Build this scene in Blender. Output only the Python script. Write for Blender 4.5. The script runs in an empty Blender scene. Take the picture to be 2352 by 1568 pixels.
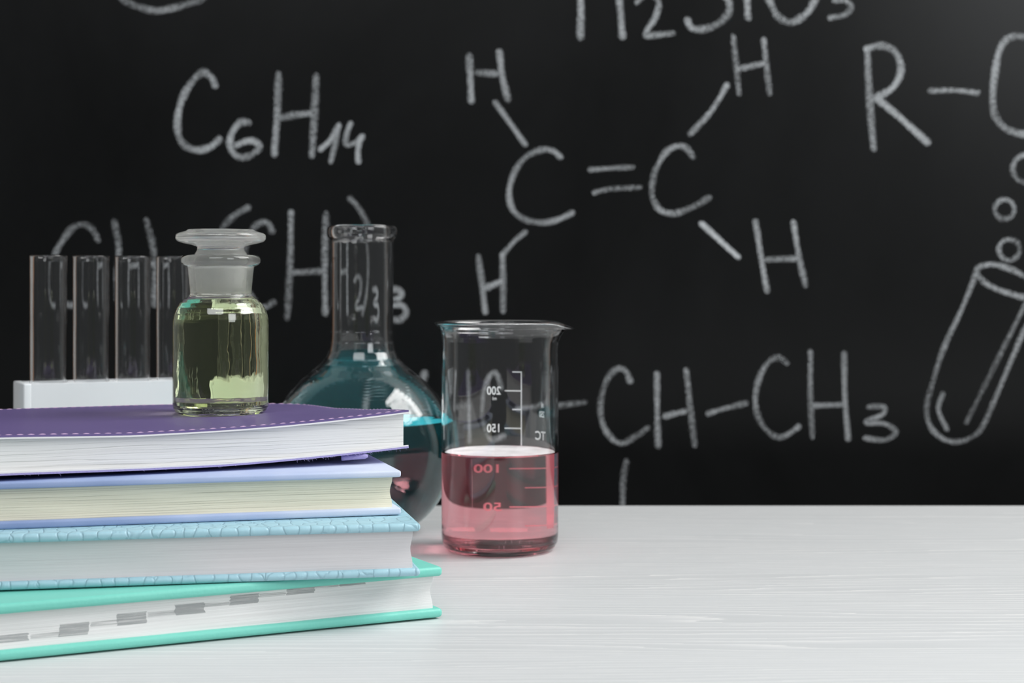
import bpy, bmesh, math, random
from mathutils import Vector, Matrix
R = math.radians
rnd = random.Random(7)
sc = bpy.context.scene
COL = sc.collection

# ------------------------------------------------------------------ camera, world, lights, exposure
F = 3790.0                 # focal length in pixels of the 2352 px wide frame
HOR = 651.7                # pixel row of the horizon
CAMH = 136.5               # camera height above the table top, mm
TZ = 0.75                  # table height, m
cam = bpy.data.cameras.new('camera'); cam_o = bpy.data.objects.new('camera', cam); COL.objects.link(cam_o)
cam_o.location = (0, 0, TZ + CAMH / 1000); cam_o.rotation_euler = (R(90), 0, 0)
cam.sensor_width = 36.0; cam.lens = F / 2352 * 36.0
cam.shift_y = -(784 - HOR) / 2352
cam.clip_start = 0.02; cam.clip_end = 50
cam.dof.use_dof = True; cam.dof.focus_distance = 0.695; cam.dof.aperture_fstop = 15.0; cam.dof.aperture_blades = 9
sc.camera = cam_o

world = bpy.data.worlds.new('world'); sc.world = world; world.use_nodes = True
world.node_tree.nodes['Background'].inputs[0].default_value = (0.93, 0.97, 1.0, 1)
world.node_tree.nodes['Background'].inputs[1].default_value = 0.13

def area(name, loc, target, sx, sy, power, col=(1, 1, 1), spread=180):
    l = bpy.data.lights.new(name, 'AREA'); l.shape = 'RECTANGLE'; l.size = sx; l.size_y = sy
    l.energy = power; l.color = col; l.spread = R(spread)
    o = bpy.data.objects.new(name, l); COL.objects.link(o); o.location = loc
    o.rotation_euler = (Vector(target) - Vector(loc)).to_track_quat('-Z', 'Y').to_euler()
    return o
area('key_softbox', (1.45, 0.80, 2.35), (-0.05, 0.9, 0.78), 1.3, 1.3, 48, (1.0, 0.995, 0.985))
area('fill_softbox', (-0.3, -0.9, 2.35), (-0.1, 0.7, 0.8), 1.3, 0.9, 16, (0.96, 0.98, 1.0))
area('sheen_light', (1.5, -1.2, 2.0), (0.3, 1.3, 1.0), 0.9, 1.1, 18, (0.95, 0.98, 1.0))  # unseen light added to give the board its sheen at upper right

sc.view_settings.view_transform = 'Standard'; sc.view_settings.look = 'None'
sc.view_settings.gamma = 1.0; sc.view_settings.use_curve_mapping = False
sc.view_settings.exposure = 0.0
cy = sc.cycles
cy.max_bounces = 26; cy.transmission_bounces = 26; cy.glossy_bounces = 8; cy.diffuse_bounces = 4
cy.transparent_max_bounces = 24; cy.volume_bounces = 0
cy.sample_clamp_indirect = 12.0; cy.sample_clamp_direct = 0.0; cy.blur_glossy = 0.05
cy.caustics_refractive = True; cy.caustics_reflective = True; cy.use_denoising = True

# ------------------------------------------------------------------ helpers
def P(x, y, z):            # mm beside / beyond / above the table point under the camera -> metres
    return Vector((x / 1000, y / 1000, TZ + z / 1000))
def at(px, py, D):         # the point seen at a photo pixel, D mm away
    return Vector(((px - 1176) / F * D, D, CAMH - (py - HOR) / F * D))

def mat(name):
    m = bpy.data.materials.new(name); m.use_nodes = True
    nt = m.node_tree
    for n in list(nt.nodes): nt.nodes.remove(n)
    out = nt.nodes.new('ShaderNodeOutputMaterial')
    return m, nt, out
def N(nt, t, **kw):
    n = nt.nodes.new(t)
    for k, v in kw.items():
        if k.startswith('i_'):
            key = k[2:]
            key = int(key) if key.isdigit() else key.replace('_', ' ')
            n.inputs[key].default_value = v
        else: setattr(n, k, v)
    return n
def L(nt, a, b): nt.links.new(a, b)
def mixc(nt, fac, a, b):
    n = nt.nodes.new('ShaderNodeMix'); n.data_type = 'RGBA'
    for sock, v in ((n.inputs[0], fac), (n.inputs[6], a), (n.inputs[7], b)):
        if hasattr(v, 'is_output'): L(nt, v, sock)
        else: sock.default_value = v if not isinstance(v, tuple) else (*v, 1)[:4]
    return n.outputs[2]
def math_(nt, op, a, b=None, c=None, clamp=False):
    n = nt.nodes.new('ShaderNodeMath'); n.operation = op; n.use_clamp = clamp
    for i, v in enumerate((a, b, c)):
        if v is None: continue
        if hasattr(v, 'is_output'): L(nt, v, n.inputs[i])
        else: n.inputs[i].default_value = v
    return n.outputs[0]
def ramp(nt, fac, stops):
    n = nt.nodes.new('ShaderNodeValToRGB'); L(nt, fac, n.inputs[0])
    e = n.color_ramp.elements
    while len(e) < len(stops): e.new(0.5)
    for el, (p, c) in zip(e, stops):
        el.position = p; el.color = (*c, 1) if isinstance(c, tuple) else (c, c, c, 1)
    return n.outputs[0]
def coords(nt, scale=(1, 1, 1), loc=(0, 0, 0)):
    tc = N(nt, 'ShaderNodeTexCoord'); mp = N(nt, 'ShaderNodeMapping')
    mp.inputs['Scale'].default_value = scale; mp.inputs['Location'].default_value = loc
    L(nt, tc.outputs['Object'], mp.inputs[0]); return mp.outputs[0]
def noise(nt, co, scale, detail=3, rough=0.5, dist=0.0):
    n = N(nt, 'ShaderNodeTexNoise'); L(nt, co, n.inputs['Vector'])
    n.inputs['Scale'].default_value = scale; n.inputs['Detail'].default_value = detail
    n.inputs['Roughness'].default_value = rough; n.inputs['Distortion'].default_value = dist
    return n.outputs['Fac']
def principled(nt, out, col, rough=0.5, spec=0.5, height=None, bump=0.3, dist=0.001, sheen=0.0, sss=0.0):
    b = N(nt, 'ShaderNodeBsdfPrincipled')
    if hasattr(col, 'is_output'): L(nt, col, b.inputs['Base Color'])
    else: b.inputs['Base Color'].default_value = (*col, 1)
    if hasattr(rough, 'is_output'): L(nt, rough, b.inputs['Roughness'])
    else: b.inputs['Roughness'].default_value = rough
    b.inputs['Specular IOR Level'].default_value = spec
    b.inputs['Sheen Weight'].default_value = sheen
    if height is not None:
        bn = N(nt, 'ShaderNodeBump'); bn.inputs['Strength'].default_value = bump; bn.inputs['Distance'].default_value = dist
        L(nt, height, bn.inputs['Height']); L(nt, bn.outputs[0], b.inputs['Normal'])
    L(nt, b.outputs[0], out.inputs[0]); return b
def plain(name, col, rough=0.5, spec=0.5):
    m, nt, out = mat(name); principled(nt, out, col, rough, spec); return m

def glass_mat(name, ior=1.47, rough=0.0, col=(1, 1, 1), ripple=0):
    m, nt, out = mat(name)
    g = N(nt, 'ShaderNodeBsdfGlass'); g.inputs['IOR'].default_value = ior
    g.inputs['Roughness'].default_value = rough; g.inputs['Color'].default_value = (*col, 1)
    if ripple:
        f = noise(nt, coords(nt, (1, 1, 0.45)), ripple, 2, 0.5)
        bn = N(nt, 'ShaderNodeBump'); bn.inputs['Strength'].default_value = 0.35; bn.inputs['Distance'].default_value = 0.0006
        L(nt, f, bn.inputs['Height']); L(nt, bn.outputs[0], g.inputs['Normal'])
    L(nt, g.outputs[0], out.inputs[0]); return m
def liquid_mat(name, absorb, dens, ior=1.333, lit_mix=0.0, lit_col=(1, 1, 1)):
    m, nt, out = mat(name)
    g = N(nt, 'ShaderNodeBsdfGlass'); g.inputs['IOR'].default_value = ior; g.inputs['Roughness'].default_value = 0
    v = N(nt, 'ShaderNodeVolumeAbsorption'); v.inputs['Color'].default_value = (*absorb, 1); v.inputs['Density'].default_value = dens
    sh = g.outputs[0]
    if lit_mix:                  # diffuse tint painted in for table light refracted through the liquid
        d = N(nt, 'ShaderNodeBsdfDiffuse'); d.inputs[0].default_value = (*lit_col, 1)
        mx = N(nt, 'ShaderNodeMixShader'); mx.inputs[0].default_value = lit_mix
        L(nt, sh, mx.inputs[1]); L(nt, d.outputs[0], mx.inputs[2]); sh = mx.outputs[0]
    L(nt, sh, out.inputs[0]); L(nt, v.outputs[0], out.inputs['Volume']); return m

def link(name, me, m=None, parent=None, smooth=True, loc=None):
    me.name = name
    o = bpy.data.objects.new(name, me); COL.objects.link(o)
    if m: me.materials.append(m)
    if smooth:
        for p in me.polygons: p.use_smooth = True
    if parent: o.parent = parent
    if loc is not None: o.location = loc
    return o
def meshd(verts, faces):   # mm -> m
    me = bpy.data.meshes.new('m'); me.from_pydata([Vector(v) / 1000 for v in verts], [], faces); me.update(); return me
def fix(me):
    bm = bmesh.new(); bm.from_mesh(me); bmesh.ops.recalc_face_normals(bm, faces=bm.faces); bm.to_mesh(me); bm.free(); return me
def empty(name, loc, rot=(0, 0, 0), label=None, cat=None, group=None):
    o = bpy.data.objects.new(name, None); COL.objects.link(o); o.location = loc; o.rotation_euler = rot
    o.empty_display_size = 0.02
    tag(o, label, cat, group); return o
def tag(o, label=None, cat=None, group=None, kind=None):
    if label: o['label'] = label
    if cat: o['category'] = cat
    if group: o['group'] = group
    if kind: o['kind'] = kind
    return o
def box_me(x0, x1, y0, y1, z0, z1, bev=0.0, seg=3, sub=None):   # mm, in the object's own frame
    bm = bmesh.new(); bmesh.ops.create_cube(bm, size=1)
    for v in bm.verts:
        v.co = Vector((x0 + (v.co.x + .5) * (x1 - x0), y0 + (v.co.y + .5) * (y1 - y0), z0 + (v.co.z + .5) * (z1 - z0))) / 1000
    if bev: bmesh.ops.bevel(bm, geom=list(bm.edges), offset=bev / 1000, segments=seg, affect='EDGES', profile=0.5)
    me = bpy.data.meshes.new('b'); bm.to_mesh(me); bm.free(); return me
def autosmooth(o, ang=35):
    me = o.data
    bm = bmesh.new(); bm.from_mesh(me)
    for e in bm.edges:
        e.smooth = not (len(e.link_faces) == 2 and e.calc_face_angle(0) > R(ang))
    bm.to_mesh(me); bm.free()
def lathe(profile, n=128, closed=False, mod=None):
    """profile: list of (r, z) mm. ends with r == 0 are capped by a point. mod(r, z, a) may bend it"""
    tight = [profile[0]]
    for a, b in zip(profile, profile[1:]):     # support loops keep long straight runs straight
        l = math.hypot(b[0] - a[0], b[1] - a[1])
        if l > 1.6:
            d = min(0.35, l / 4); f0 = d / l
            tight += [(a[0] + (b[0] - a[0]) * q, a[1] + (b[1] - a[1]) * q) for q in (f0, 1 - f0)]
        tight.append(b)
    profile = tight
    verts = []; rings = []
    for (r, z) in profile:
        if r < 1e-6: rings.append([len(verts)]); verts.append((0, 0, z))
        else:
            ring = []
            for k in range(n):
                a = 2 * math.pi * k / n
                p = (r * math.cos(a), r * math.sin(a), z)
                if mod: p = mod(r, z, a)
                ring.append(len(verts)); verts.append(p)
            rings.append(ring)
    faces = []
    idx = list(range(len(rings) - 1)) + ([-1] if closed else [])
    for i in idx:
        A, B = rings[i], rings[i + 1]
        for k in range(n):
            k2 = (k + 1) % n
            if len(A) == 1 and len(B) == 1: continue
            if len(A) == 1: faces.append((A[0], B[k2], B[k]))
            elif len(B) == 1: faces.append((A[k], A[k2], B[0]))
            else: faces.append((A[k], A[k2], B[k2], B[k]))
    return fix(meshd(verts, faces))
def crom(pts, n=8):        # smooth curve through the points
    if len(pts) < 3: return [tuple(pts[0])] + [tuple(pts[0][j] + (pts[1][j] - pts[0][j]) * k / n for j in range(len(pts[0]))) for k in range(1, n + 1)]
    out = []
    Q = [pts[0]] + list(pts) + [pts[-1]]
    for i in range(1, len(Q) - 2):
        p0, p1, p2, p3 = Q[i - 1], Q[i], Q[i + 1], Q[i + 2]
        for k in range(n):
            t = k / n
            out.append(tuple(0.5 * (2 * b + (c - a) * t + (2 * a - 5 * b + 4 * c - d) * t * t + (-a + 3 * b - 3 * c + d) * t ** 3) for a, b, c, d in zip(p0, p1, p2, p3)))
    out.append(tuple(pts[-1])); return out

# ------------------------------------------------------------------ materials
def wood_table():
    m, nt, out = mat('whitewashed_wood')
    co = coords(nt, (1, 1, 1))
    lo = noise(nt, coords(nt, (0.9, 8, 1), (3.1, 0.4, 0)), 1.6, 2, 0.5)
    mid = noise(nt, coords(nt, (3, 45, 1)), 3.0, 4, 0.6)
    fine = noise(nt, coords(nt, (9, 420, 1)), 2.0, 3, 0.6)
    sep = N(nt, 'ShaderNodeSeparateXYZ'); L(nt, co, sep.inputs[0])
    ph = math_(nt, 'ADD', math_(nt, 'MULTIPLY', sep.outputs[1], 210.0), math_(nt, 'MULTIPLY', lo, 20.0))
    ph = math_(nt, 'ADD', ph, math_(nt, 'MULTIPLY', mid, 1.6))
    fr = math_(nt, 'FRACT', ph)
    ring = math_(nt, 'POWER', fr, 3.0)                       # soft early wood rising to a sharp late wood line
    h = math_(nt, 'ADD', math_(nt, 'MULTIPLY', ring, 0.5), math_(nt, 'MULTIPLY', fine, 0.5))
    c0 = ramp(nt, h, [(0.18, (0.58, 0.595, 0.60)), (0.5, (0.655, 0.665, 0.67)), (0.78, (0.80, 0.80, 0.79))])
    pit = noise(nt, coords(nt, (30, 500, 1)), 3.0, 2, 0.5)
    pm = ramp(nt, pit, [(0.26, 1.0), (0.31, 0.0)])
    patch = ramp(nt, noise(nt, coords(nt, (2, 14, 1), (0, 1.7, 0)), 2.4, 2), [(0.55, 0.0), (0.7, 1.0)])
    c1 = mixc(nt, math_(nt, 'MULTIPLY', math_(nt, 'MULTIPLY', pm, patch), 0.35), c0, (0.36, 0.34, 0.31))
    cl = noise(nt, coords(nt, (1.2, 6, 1), (5, 2, 0)), 1.3, 2)
    c2 = mixc(nt, ramp(nt, cl, [(0.35, 0.0), (0.7, 0.25)]), c1, (0.60, 0.625, 0.64))
    principled(nt, out, c2, 0.42, 0.4, h, 0.22, 0.0006)
    return m
def leather(name, col, col2, scale=900, rough=0.5, bump=0.25, dist=0.0003, spec=0.4):
    m, nt, out = mat(name)
    co = coords(nt)
    vo = N(nt, 'ShaderNodeTexVoronoi'); L(nt, co, vo.inputs['Vector']); vo.inputs['Scale'].default_value = scale
    n = noise(nt, co, scale * 0.5, 4)
    h = math_(nt, 'ADD', vo.outputs['Distance'], math_(nt, 'MULTIPLY', n, 0.6))
    c = mixc(nt, noise(nt, co, 30, 3), col, col2)
    principled(nt, out, c, rough, spec, h, bump, dist); return m
def croc(name):
    m, nt, out = mat(name)
    co = coords(nt, (1, 0.75, 0.55))
    ds = N(nt, 'ShaderNodeTexNoise'); L(nt, co, ds.inputs['Vector']); ds.inputs['Scale'].default_value = 160
    add = N(nt, 'ShaderNodeVectorMath', operation='MULTIPLY_ADD'); L(nt, ds.outputs['Color'], add.inputs[0])
    add.inputs[1].default_value = (0.0035,) * 3; L(nt, co, add.inputs[2])
    vo = N(nt, 'ShaderNodeTexVoronoi', feature='DISTANCE_TO_EDGE'); L(nt, add.outputs[0], vo.inputs['Vector']); vo.inputs['Scale'].default_value = 190
    vo.inputs['Randomness'].default_value = 0.75
    crease = ramp(nt, vo.outputs['Distance'], [(0.0, 0.0), (0.09, 0.75), (0.3, 1.0)])
    wr = noise(nt, co, 900, 3)
    h = math_(nt, 'ADD', crease, math_(nt, 'MULTIPLY', wr, 0.12))
    c = mixc(nt, crease, (0.34, 0.55, 0.64), (0.36, 0.585, 0.67))
    principled(nt, out, c, 0.42, 0.45, h, 0.75, 0.0005); return m
def pages(name, lo, hi, freq=2300, contrast=1.0, bump=0.5, warp=0.0012, gaps=0.0, spacing=2.0):
    m, nt, out = mat(name)
    wav = noise(nt, coords(nt, (14, 14, 60)), 1.0, 2)
    tc = N(nt, 'ShaderNodeTexCoord'); sep = N(nt, 'ShaderNodeSeparateXYZ'); L(nt, tc.outputs['Object'], sep.inputs[0])
    z = math_(nt, 'ADD', sep.outputs[2], math_(nt, 'MULTIPLY', wav, warp))
    comb = N(nt, 'ShaderNodeCombineXYZ')
    L(nt, math_(nt, 'MULTIPLY', sep.outputs[0], 9), comb.inputs[0]); L(nt, math_(nt, 'MULTIPLY', sep.outputs[1], 9), comb.inputs[1])
    L(nt, math_(nt, 'MULTIPLY', z, freq), comb.inputs[2])
    f = noise(nt, comb.outputs[0], 1.0, 4, 0.65)
    lowx = noise(nt, coords(nt, (7, 7, 220)), 1.0, 2)
    ph = math_(nt, 'MULTIPLY_ADD', lowx, 3.2, math_(nt, 'MULTIPLY', z, 1000.0 / spacing))
    fr = math_(nt, 'FRACT', ph)
    tri = math_(nt, 'ABSOLUTE', math_(nt, 'SUBTRACT', fr, 0.5))
    along = noise(nt, coords(nt, (18, 18, 700), (3, 1, 2)), 1.0, 2)
    wid = math_(nt, 'MULTIPLY', math_(nt, 'SUBTRACT', along, 0.34), 0.22)
    line = math_(nt, 'MULTIPLY', math_(nt, 'SUBTRACT', wid, tri), 30.0, clamp=True)
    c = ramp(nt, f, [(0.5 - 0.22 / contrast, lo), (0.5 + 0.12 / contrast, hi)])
    if gaps: c = mixc(nt, math_(nt, 'MULTIPLY', line, gaps), c, tuple(x * 0.35 for x in lo))
    hh = math_(nt, 'SUBTRACT', f, math_(nt, 'MULTIPLY', line, 0.8 if gaps else 0.0))
    principled(nt, out, c, 0.75, 0.25, hh, bump, 0.0004); return m
def watercolour_cloth():
    m, nt, out = mat('blue_printed_cloth')
    co = coords(nt, (1, 1, 1))
    a = noise(nt, co, 14, 3, 0.55)
    sep = N(nt, 'ShaderNodeSeparateXYZ'); L(nt, co, sep.inputs[0])
    g = math_(nt, 'MULTIPLY_ADD', sep.outputs[0], 4.4, 1.12)          # deeper blue towards the far end of the print
    k = math_(nt, 'ADD', g, math_(nt, 'MULTIPLY', math_(nt, 'SUBTRACT', a, 0.5), 0.9), clamp=True)
    c = ramp(nt, k, [(0.1, (0.17, 0.23, 0.46)), (0.45, (0.26, 0.34, 0.57)), (0.8, (0.42, 0.50, 0.72)), (1.0, (0.60, 0.66, 0.80))])
    w1 = N(nt, 'ShaderNodeTexNoise'); L(nt, coords(nt, (3000, 3000, 3000)), w1.inputs['Vector']); w1.inputs['Scale'].default_value = 1
    principled(nt, out, c, 0.55, 0.35, w1.outputs['Fac'], 0.3, 0.0002); return m
def board_mat():
    m, nt, out = mat('blackboard_paint')
    sm = noise(nt, coords(nt, (1, 1, 0.7), (0.3, 0, 0.2)), 4.0, 4, 0.6, 0.6)
    fine = noise(nt, coords(nt), 60, 5, 0.7)
    d = math_(nt, 'MULTIPLY_ADD', fine, 0.35, sm)
    c = ramp(nt, d, [(0.45, (0.0022, 0.0025, 0.0025)), (0.85, (0.0048, 0.0053, 0.0055))])
    principled(nt, out, c, ramp(nt, sm, [(0.3, 0.27), (0.8, 0.34)]), 0.28); return m
def chalk_mat():
    m, nt, out = mat('chalk_dust')
    uv = N(nt, 'ShaderNodeUVMap'); uv.uv_map = 'UVMap'
    sp = N(nt, 'ShaderNodeSeparateXYZ'); L(nt, uv.outputs[0], sp.inputs[0])
    edge = math_(nt, 'ABSOLUTE', math_(nt, 'MULTIPLY_ADD', sp.outputs[0], 2.0, -1.0))
    at_ = N(nt, 'ShaderNodeAttribute'); at_.attribute_name = 'press'
    gr = noise(nt, coords(nt), 1100, 3, 0.7)
    soft = math_(nt, 'SUBTRACT', 1.0, math_(nt, 'POWER', edge, 3.0))
    cover = math_(nt, 'MULTIPLY', at_.outputs['Fac'], soft)
    thr = math_(nt, 'SUBTRACT', 0.62, math_(nt, 'MULTIPLY', cover, 0.50))
    a = math_(nt, 'MULTIPLY', math_(nt, 'SUBTRACT', gr, thr), 2.1, clamp=True)
    a = math_(nt, 'MINIMUM', a, 1.0)
    d = N(nt, 'ShaderNodeBsdfDiffuse'); d.inputs[0].default_value = (0.66, 0.69, 0.71, 1)
    t = N(nt, 'ShaderNodeBsdfTransparent'); mx = N(nt, 'ShaderNodeMixShader')
    L(nt, a, mx.inputs[0]); L(nt, t.outputs[0], mx.inputs[1]); L(nt, d.outputs[0], mx.inputs[2]); L(nt, mx.outputs[0], out.inputs[0])
    return m
def orange_wood():
    m, nt, out = mat('orange_pine')
    f = noise(nt, coords(nt, (40, 40, 3)), 2.0, 3)
    principled(nt, out, ramp(nt, f, [(0.35, (0.52, 0.20, 0.06)), (0.65, (0.66, 0.29, 0.10))]), 0.45, 0.4, f, 0.2); return m

M_GLASS = glass_mat('clear_glass', 1.47)
M_TUBE = glass_mat('test_tube_glass', 1.47, 0.0, (0.985, 0.985, 0.985), 60)
M_BOTTLE = glass_mat('bottle_glass', 1.5, 0.0, (0.985, 0.99, 0.975), 130)
def frosted(name, rough, milk, col):
    m, nt, out = mat(name)
    g = N(nt, 'ShaderNodeBsdfGlass'); g.inputs['IOR'].default_value = 1.5; g.inputs['Roughness'].default_value = rough; g.inputs['Color'].default_value = (*col, 1)
    d = N(nt, 'ShaderNodeBsdfDiffuse'); d.inputs[0].default_value = (0.75, 0.76, 0.74, 1)
    t = N(nt, 'ShaderNodeBsdfTranslucent'); t.inputs[0].default_value = (0.75, 0.76, 0.74, 1)
    m1 = N(nt, 'ShaderNodeMixShader'); m1.inputs[0].default_value = 0.5; L(nt, d.outputs[0], m1.inputs[1]); L(nt, t.outputs[0], m1.inputs[2])
    cl = noise(nt, coords(nt), 70, 3, 0.5)
    m2 = N(nt, 'ShaderNodeMixShader'); L(nt, ramp(nt, cl, [(0.35, milk * 0.55), (0.65, milk * 1.4)]), m2.inputs[0])
    L(nt, g.outputs[0], m2.inputs[1]); L(nt, m1.outputs[0], m2.inputs[2]); L(nt, m2.outputs[0], out.inputs[0]); return m
M_FROST = frosted('ground_glass', 0.35, 0.6, (0.97, 0.97, 0.95))
M_FROST2 = frosted('cloudy_glass', 0.12, 0.2, (0.985, 0.985, 0.97))
M_PINK = liquid_mat('pink_solution', (0.97, 0.05, 0.17), 17.0)
M_TEAL = liquid_mat('teal_solution', (0.02, 0.76, 0.80), 44.0, 1.333, 0.13, (0.05, 0.38, 0.43))
M_YELLOW = liquid_mat('yellow_green_solution', (0.80, 0.92, 0.08), 16.0)
M_WHITE = plain('white_enamel', (0.9, 0.92, 0.92), 0.6)
M_RACK = plain('white_painted_wood', (0.78, 0.81, 0.83), 0.5)
M_CHALK = chalk_mat(); M_ORANGE = orange_wood()

# ------------------------------------------------------------------ the room
def plane_wall(name, me, m): return tag(link(name, me, m, smooth=False), kind='structure')
def noisy(name, c1, c2, s, rough=0.8):
    m, nt, out = mat(name); f = noise(nt, coords(nt), s, 4)
    principled(nt, out, ramp(nt, f, [(0.35, c1), (0.65, c2)]), rough, 0.3, f, 0.08, 0.002); return m
plane_wall('floor', box_me(-3000, 3000, -2600, 1380, -60, 0), noisy('grey_floor', (0.20, 0.19, 0.18), (0.26, 0.25, 0.24), 5, 0.5))
plane_wall('wall_back', box_me(-3000, 3000, 1380, 1460, 0, 2700), noisy('pale_wall', (0.60, 0.61, 0.60), (0.65, 0.66, 0.65), 8))

# blackboard
BD = 1300.0
bb = empty('blackboard', (0, BD / 1000, TZ), label='large blackboard with a wooden frame covered in chalk chemistry formulas, behind the table', cat='blackboard')
link('writing_surface', box_me(-500, 900, 0, 12, -420, 660), board_mat(), bb, False)
for (x0, x1, z0, z1) in ((-535, -500, -455, 695), (900, 935, -455, 695), (-500, 900, 660, 695), (-500, 900, -455, -420)):
    f = link('frame_rail', box_me(x0, x1, -8, 20, z0, z1, 3, 2), M_ORANGE, bb)
    autosmooth(f)

CROPS = dict(A=(2.94, 200, 0), B=(2.24, 1000, 0), C=(1.4248, 1900, 0), D=(1.8786, 1100, 750), F=(2.5565, 80, 430), P=(1, 0, 0))
lift = [0.0]
def chalk(name, crop, strokes, parent, press=0.62, w=21.0):
    s, ox, oy = CROPS[crop]
    verts, faces, uvs, pr = [], [], [], []
    for st in strokes:
        pts = crom(st, 10)
        pts = [((ox + x / s - 1176) / F * BD, CAMH - (oy + y / s - HOR) / F * BD) for x, y in pts]
        lift[0] = (lift[0] + 0.09) % 1.3
        dep = -(0.25 + lift[0])
        half = w * BD / F / 2
        # resample evenly
        res = [pts[0]]
        for p in pts[1:]:
            if math.hypot(p[0] - res[-1][0], p[1] - res[-1][1]) > 0.8: res.append(p)
        if len(res) < 2: continue
        # round the ends
        def tang(i):
            a = res[max(0, i - 1)]; b = res[min(len(res) - 1, i + 1)]
            l = math.hypot(b[0] - a[0], b[1] - a[1]) or 1
            return (b[0] - a[0]) / l, (b[1] - a[1]) / l
        n = len(res); base = len(verts); rows = []
        seq = []
        tx, tz = tang(0)
        for q in (1.0, 0.9, 0.7, 0.4): seq.append((res[0][0] - tx * half * q, res[0][1] - tz * half * q, tx, tz, math.sqrt(max(0, 1 - q * q))))
        for i in range(n):
            tx, tz = tang(i); seq.append((*res[i], tx, tz, 1.0))
        for q in (0.4, 0.7, 0.9, 1.0): seq.append((res[-1][0] + tx * half * q, res[-1][1] + tz * half * q, tx, tz, math.sqrt(max(0, 1 - q * q))))
        ph = rnd.uniform(0, 6.28)
        for j, (x, z, tx, tz, k) in enumerate(seq):
            hw = half * k * (1 + 0.10 * math.sin(j * 0.35 + ph) + rnd.uniform(-0.04, 0.04))
            verts += [(x - tz * hw, dep, z + tx * hw), (x + tz * hw, dep, z - tx * hw)]
            kk = press * (0.9 + 0.16 * math.sin(j * 0.13 + ph) + rnd.uniform(-.05, .05)) * (1.0 if k == 1 else 0.5 + 0.5 * k)
            pr += [kk, kk]; uvs += [(0.5 - 0.5 , j), (1.0, j)]
        for j in range(len(seq) - 1):
            a = base + 2 * j; faces.append((a, a + 1, a + 3, a + 2))
    me = meshd(verts, faces)
    ul = me.uv_layers.new(name='UVMap')
    for lp in me.loops: ul.data[lp.index].uv = (uvs[lp.vertex_index][0], uvs[lp.vertex_index][1] * 0.01)
    at_ = me.attributes.new('press', 'FLOAT', 'POINT')
    for i, v in enumerate(pr): at_.data[i].value = v
    o = link(name, me, M_CHALK, parent, False); return o
def formula(label):
    e = bpy.data.objects.new('chalk_formula', None); COL.objects.link(e); e.parent = bb; e.empty_display_size = 0.02
    e['label'] = label; return e

f = formula('chalk subscript formula written C6H14 at upper left')
chalk('chalk_letter', 'A', [[(862, 572), (845, 530), (785, 488), (720, 540), (655, 640), (617, 760), (612, 880), (640, 960), (700, 1003), (770, 1012), (840, 988), (893, 942)]], f, .78)
chalk('chalk_digit', 'A', [[(1085, 828), (1040, 825), (995, 870), (965, 950), (985, 1030), (1040, 1062), (1110, 1045), (1165, 995), (1130, 955), (1070, 955), (1015, 980)]], f, .8, 20)
chalk('chalk_letter', 'A', [[(1293, 508), (1285, 760), (1265, 1035)], [(1547, 522), (1535, 780), (1520, 1042)], [(1315, 795), (1400, 778), (1505, 765)]], f, .72)
chalk('chalk_digit', 'A', [[(1580, 1005), (1640, 950), (1700, 850)], [(1700, 850), (1675, 970), (1648, 1085)]], f, .82, 17)
chalk('chalk_digit', 'A', [[(1778, 840), (1755, 900), (1750, 975), (1810, 965), (1858, 925)], [(1850, 930), (1830, 1010), (1832, 1088)]], f, .82, 17)
f = formula('bottom arc of a round chalk drawing cut by the top edge')
chalk('chalk_line', 'A', [[(200, -60), (240, -8), (310, 33), (400, 62), (480, 74), (580, 58), (680, 28), (770, -5), (830, -60)]], f, .6)
f = formula('chalk formula H2SiO3 cut by the top of the picture')
chalk('chalk_letter', 'B', [[(735, -130), (748, 20), (745, 190)], [(935, -130), (950, 40), (962, 185)], [(750, -100), (930, -110)]], f, .72)
chalk('chalk_digit', 'B', [[(1040, 10), (1090, -30), (1145, 5), (1135, 80), (1080, 178), (1120, 182), (1218, 173)]], f, .72, 18)
chalk('chalk_letter', 'B', [[(1500, -120), (1420, -130), (1400, -80), (1490, -20), (1515, 30), (1500, 80), (1440, 130), (1360, 152), (1315, 140), (1297, 105)]], f, .7)
chalk('chalk_letter', 'B', [[(1600, -40), (1608, 88)]], f, .72)
chalk('chalk_letter', 'B', [[(1830, -190), (1740, -150), (1705, -50), (1735, 40), (1770, 92), (1822, 116), (1880, 92), (1932, 40), (1962, -50), (1930, -150), (1830, -190)]], f, .7)
chalk('chalk_digit', 'B', [[(2040, -60), (2100, -60), (2110, -20), (2050, 0), (2110, 5), (2140, 40), (2100, 78), (2030, 92)]], f, .7, 17)
f = formula('chalk structural formula of two C joined by a double line with four H around')
chalk('chalk_letter', 'B', [[(175, 292), (180, 400), (185, 515)], [(330, 272), (345, 395), (372, 508)], [(222, 375), (310, 380)]], f, .7, 20)
chalk('chalk_bond', 'B', [[(310, 530), (385, 635), (460, 740)]], f, .68, 17)
chalk('chalk_letter', 'B', [[(640, 805), (605, 777), (550, 770), (470, 805), (410, 880), (380, 980), (390, 1060), (430, 1112), (490, 1138), (560, 1145), (630, 1130), (705, 1095)]], f, .7, 18)
chalk('chalk_bond', 'B', [[(798, 873), (900, 866), (1012, 860)]], f, .58, 15)
chalk('chalk_bond', 'B', [[(820, 990), (900, 972), (1050, 964)]], f, .62, 15)
chalk('chalk_letter', 'B', [[(1322, 805), (1290, 762), (1240, 752), (1180, 790), (1130, 880), (1112, 980), (1130, 1050), (1170, 1088), (1230, 1098), (1310, 1070), (1405, 1020)]], f, .66, 18)
chalk('chalk_bond', 'B', [[(1498, 440), (1420, 570), (1312, 688)]], f, .72, 17)
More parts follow.
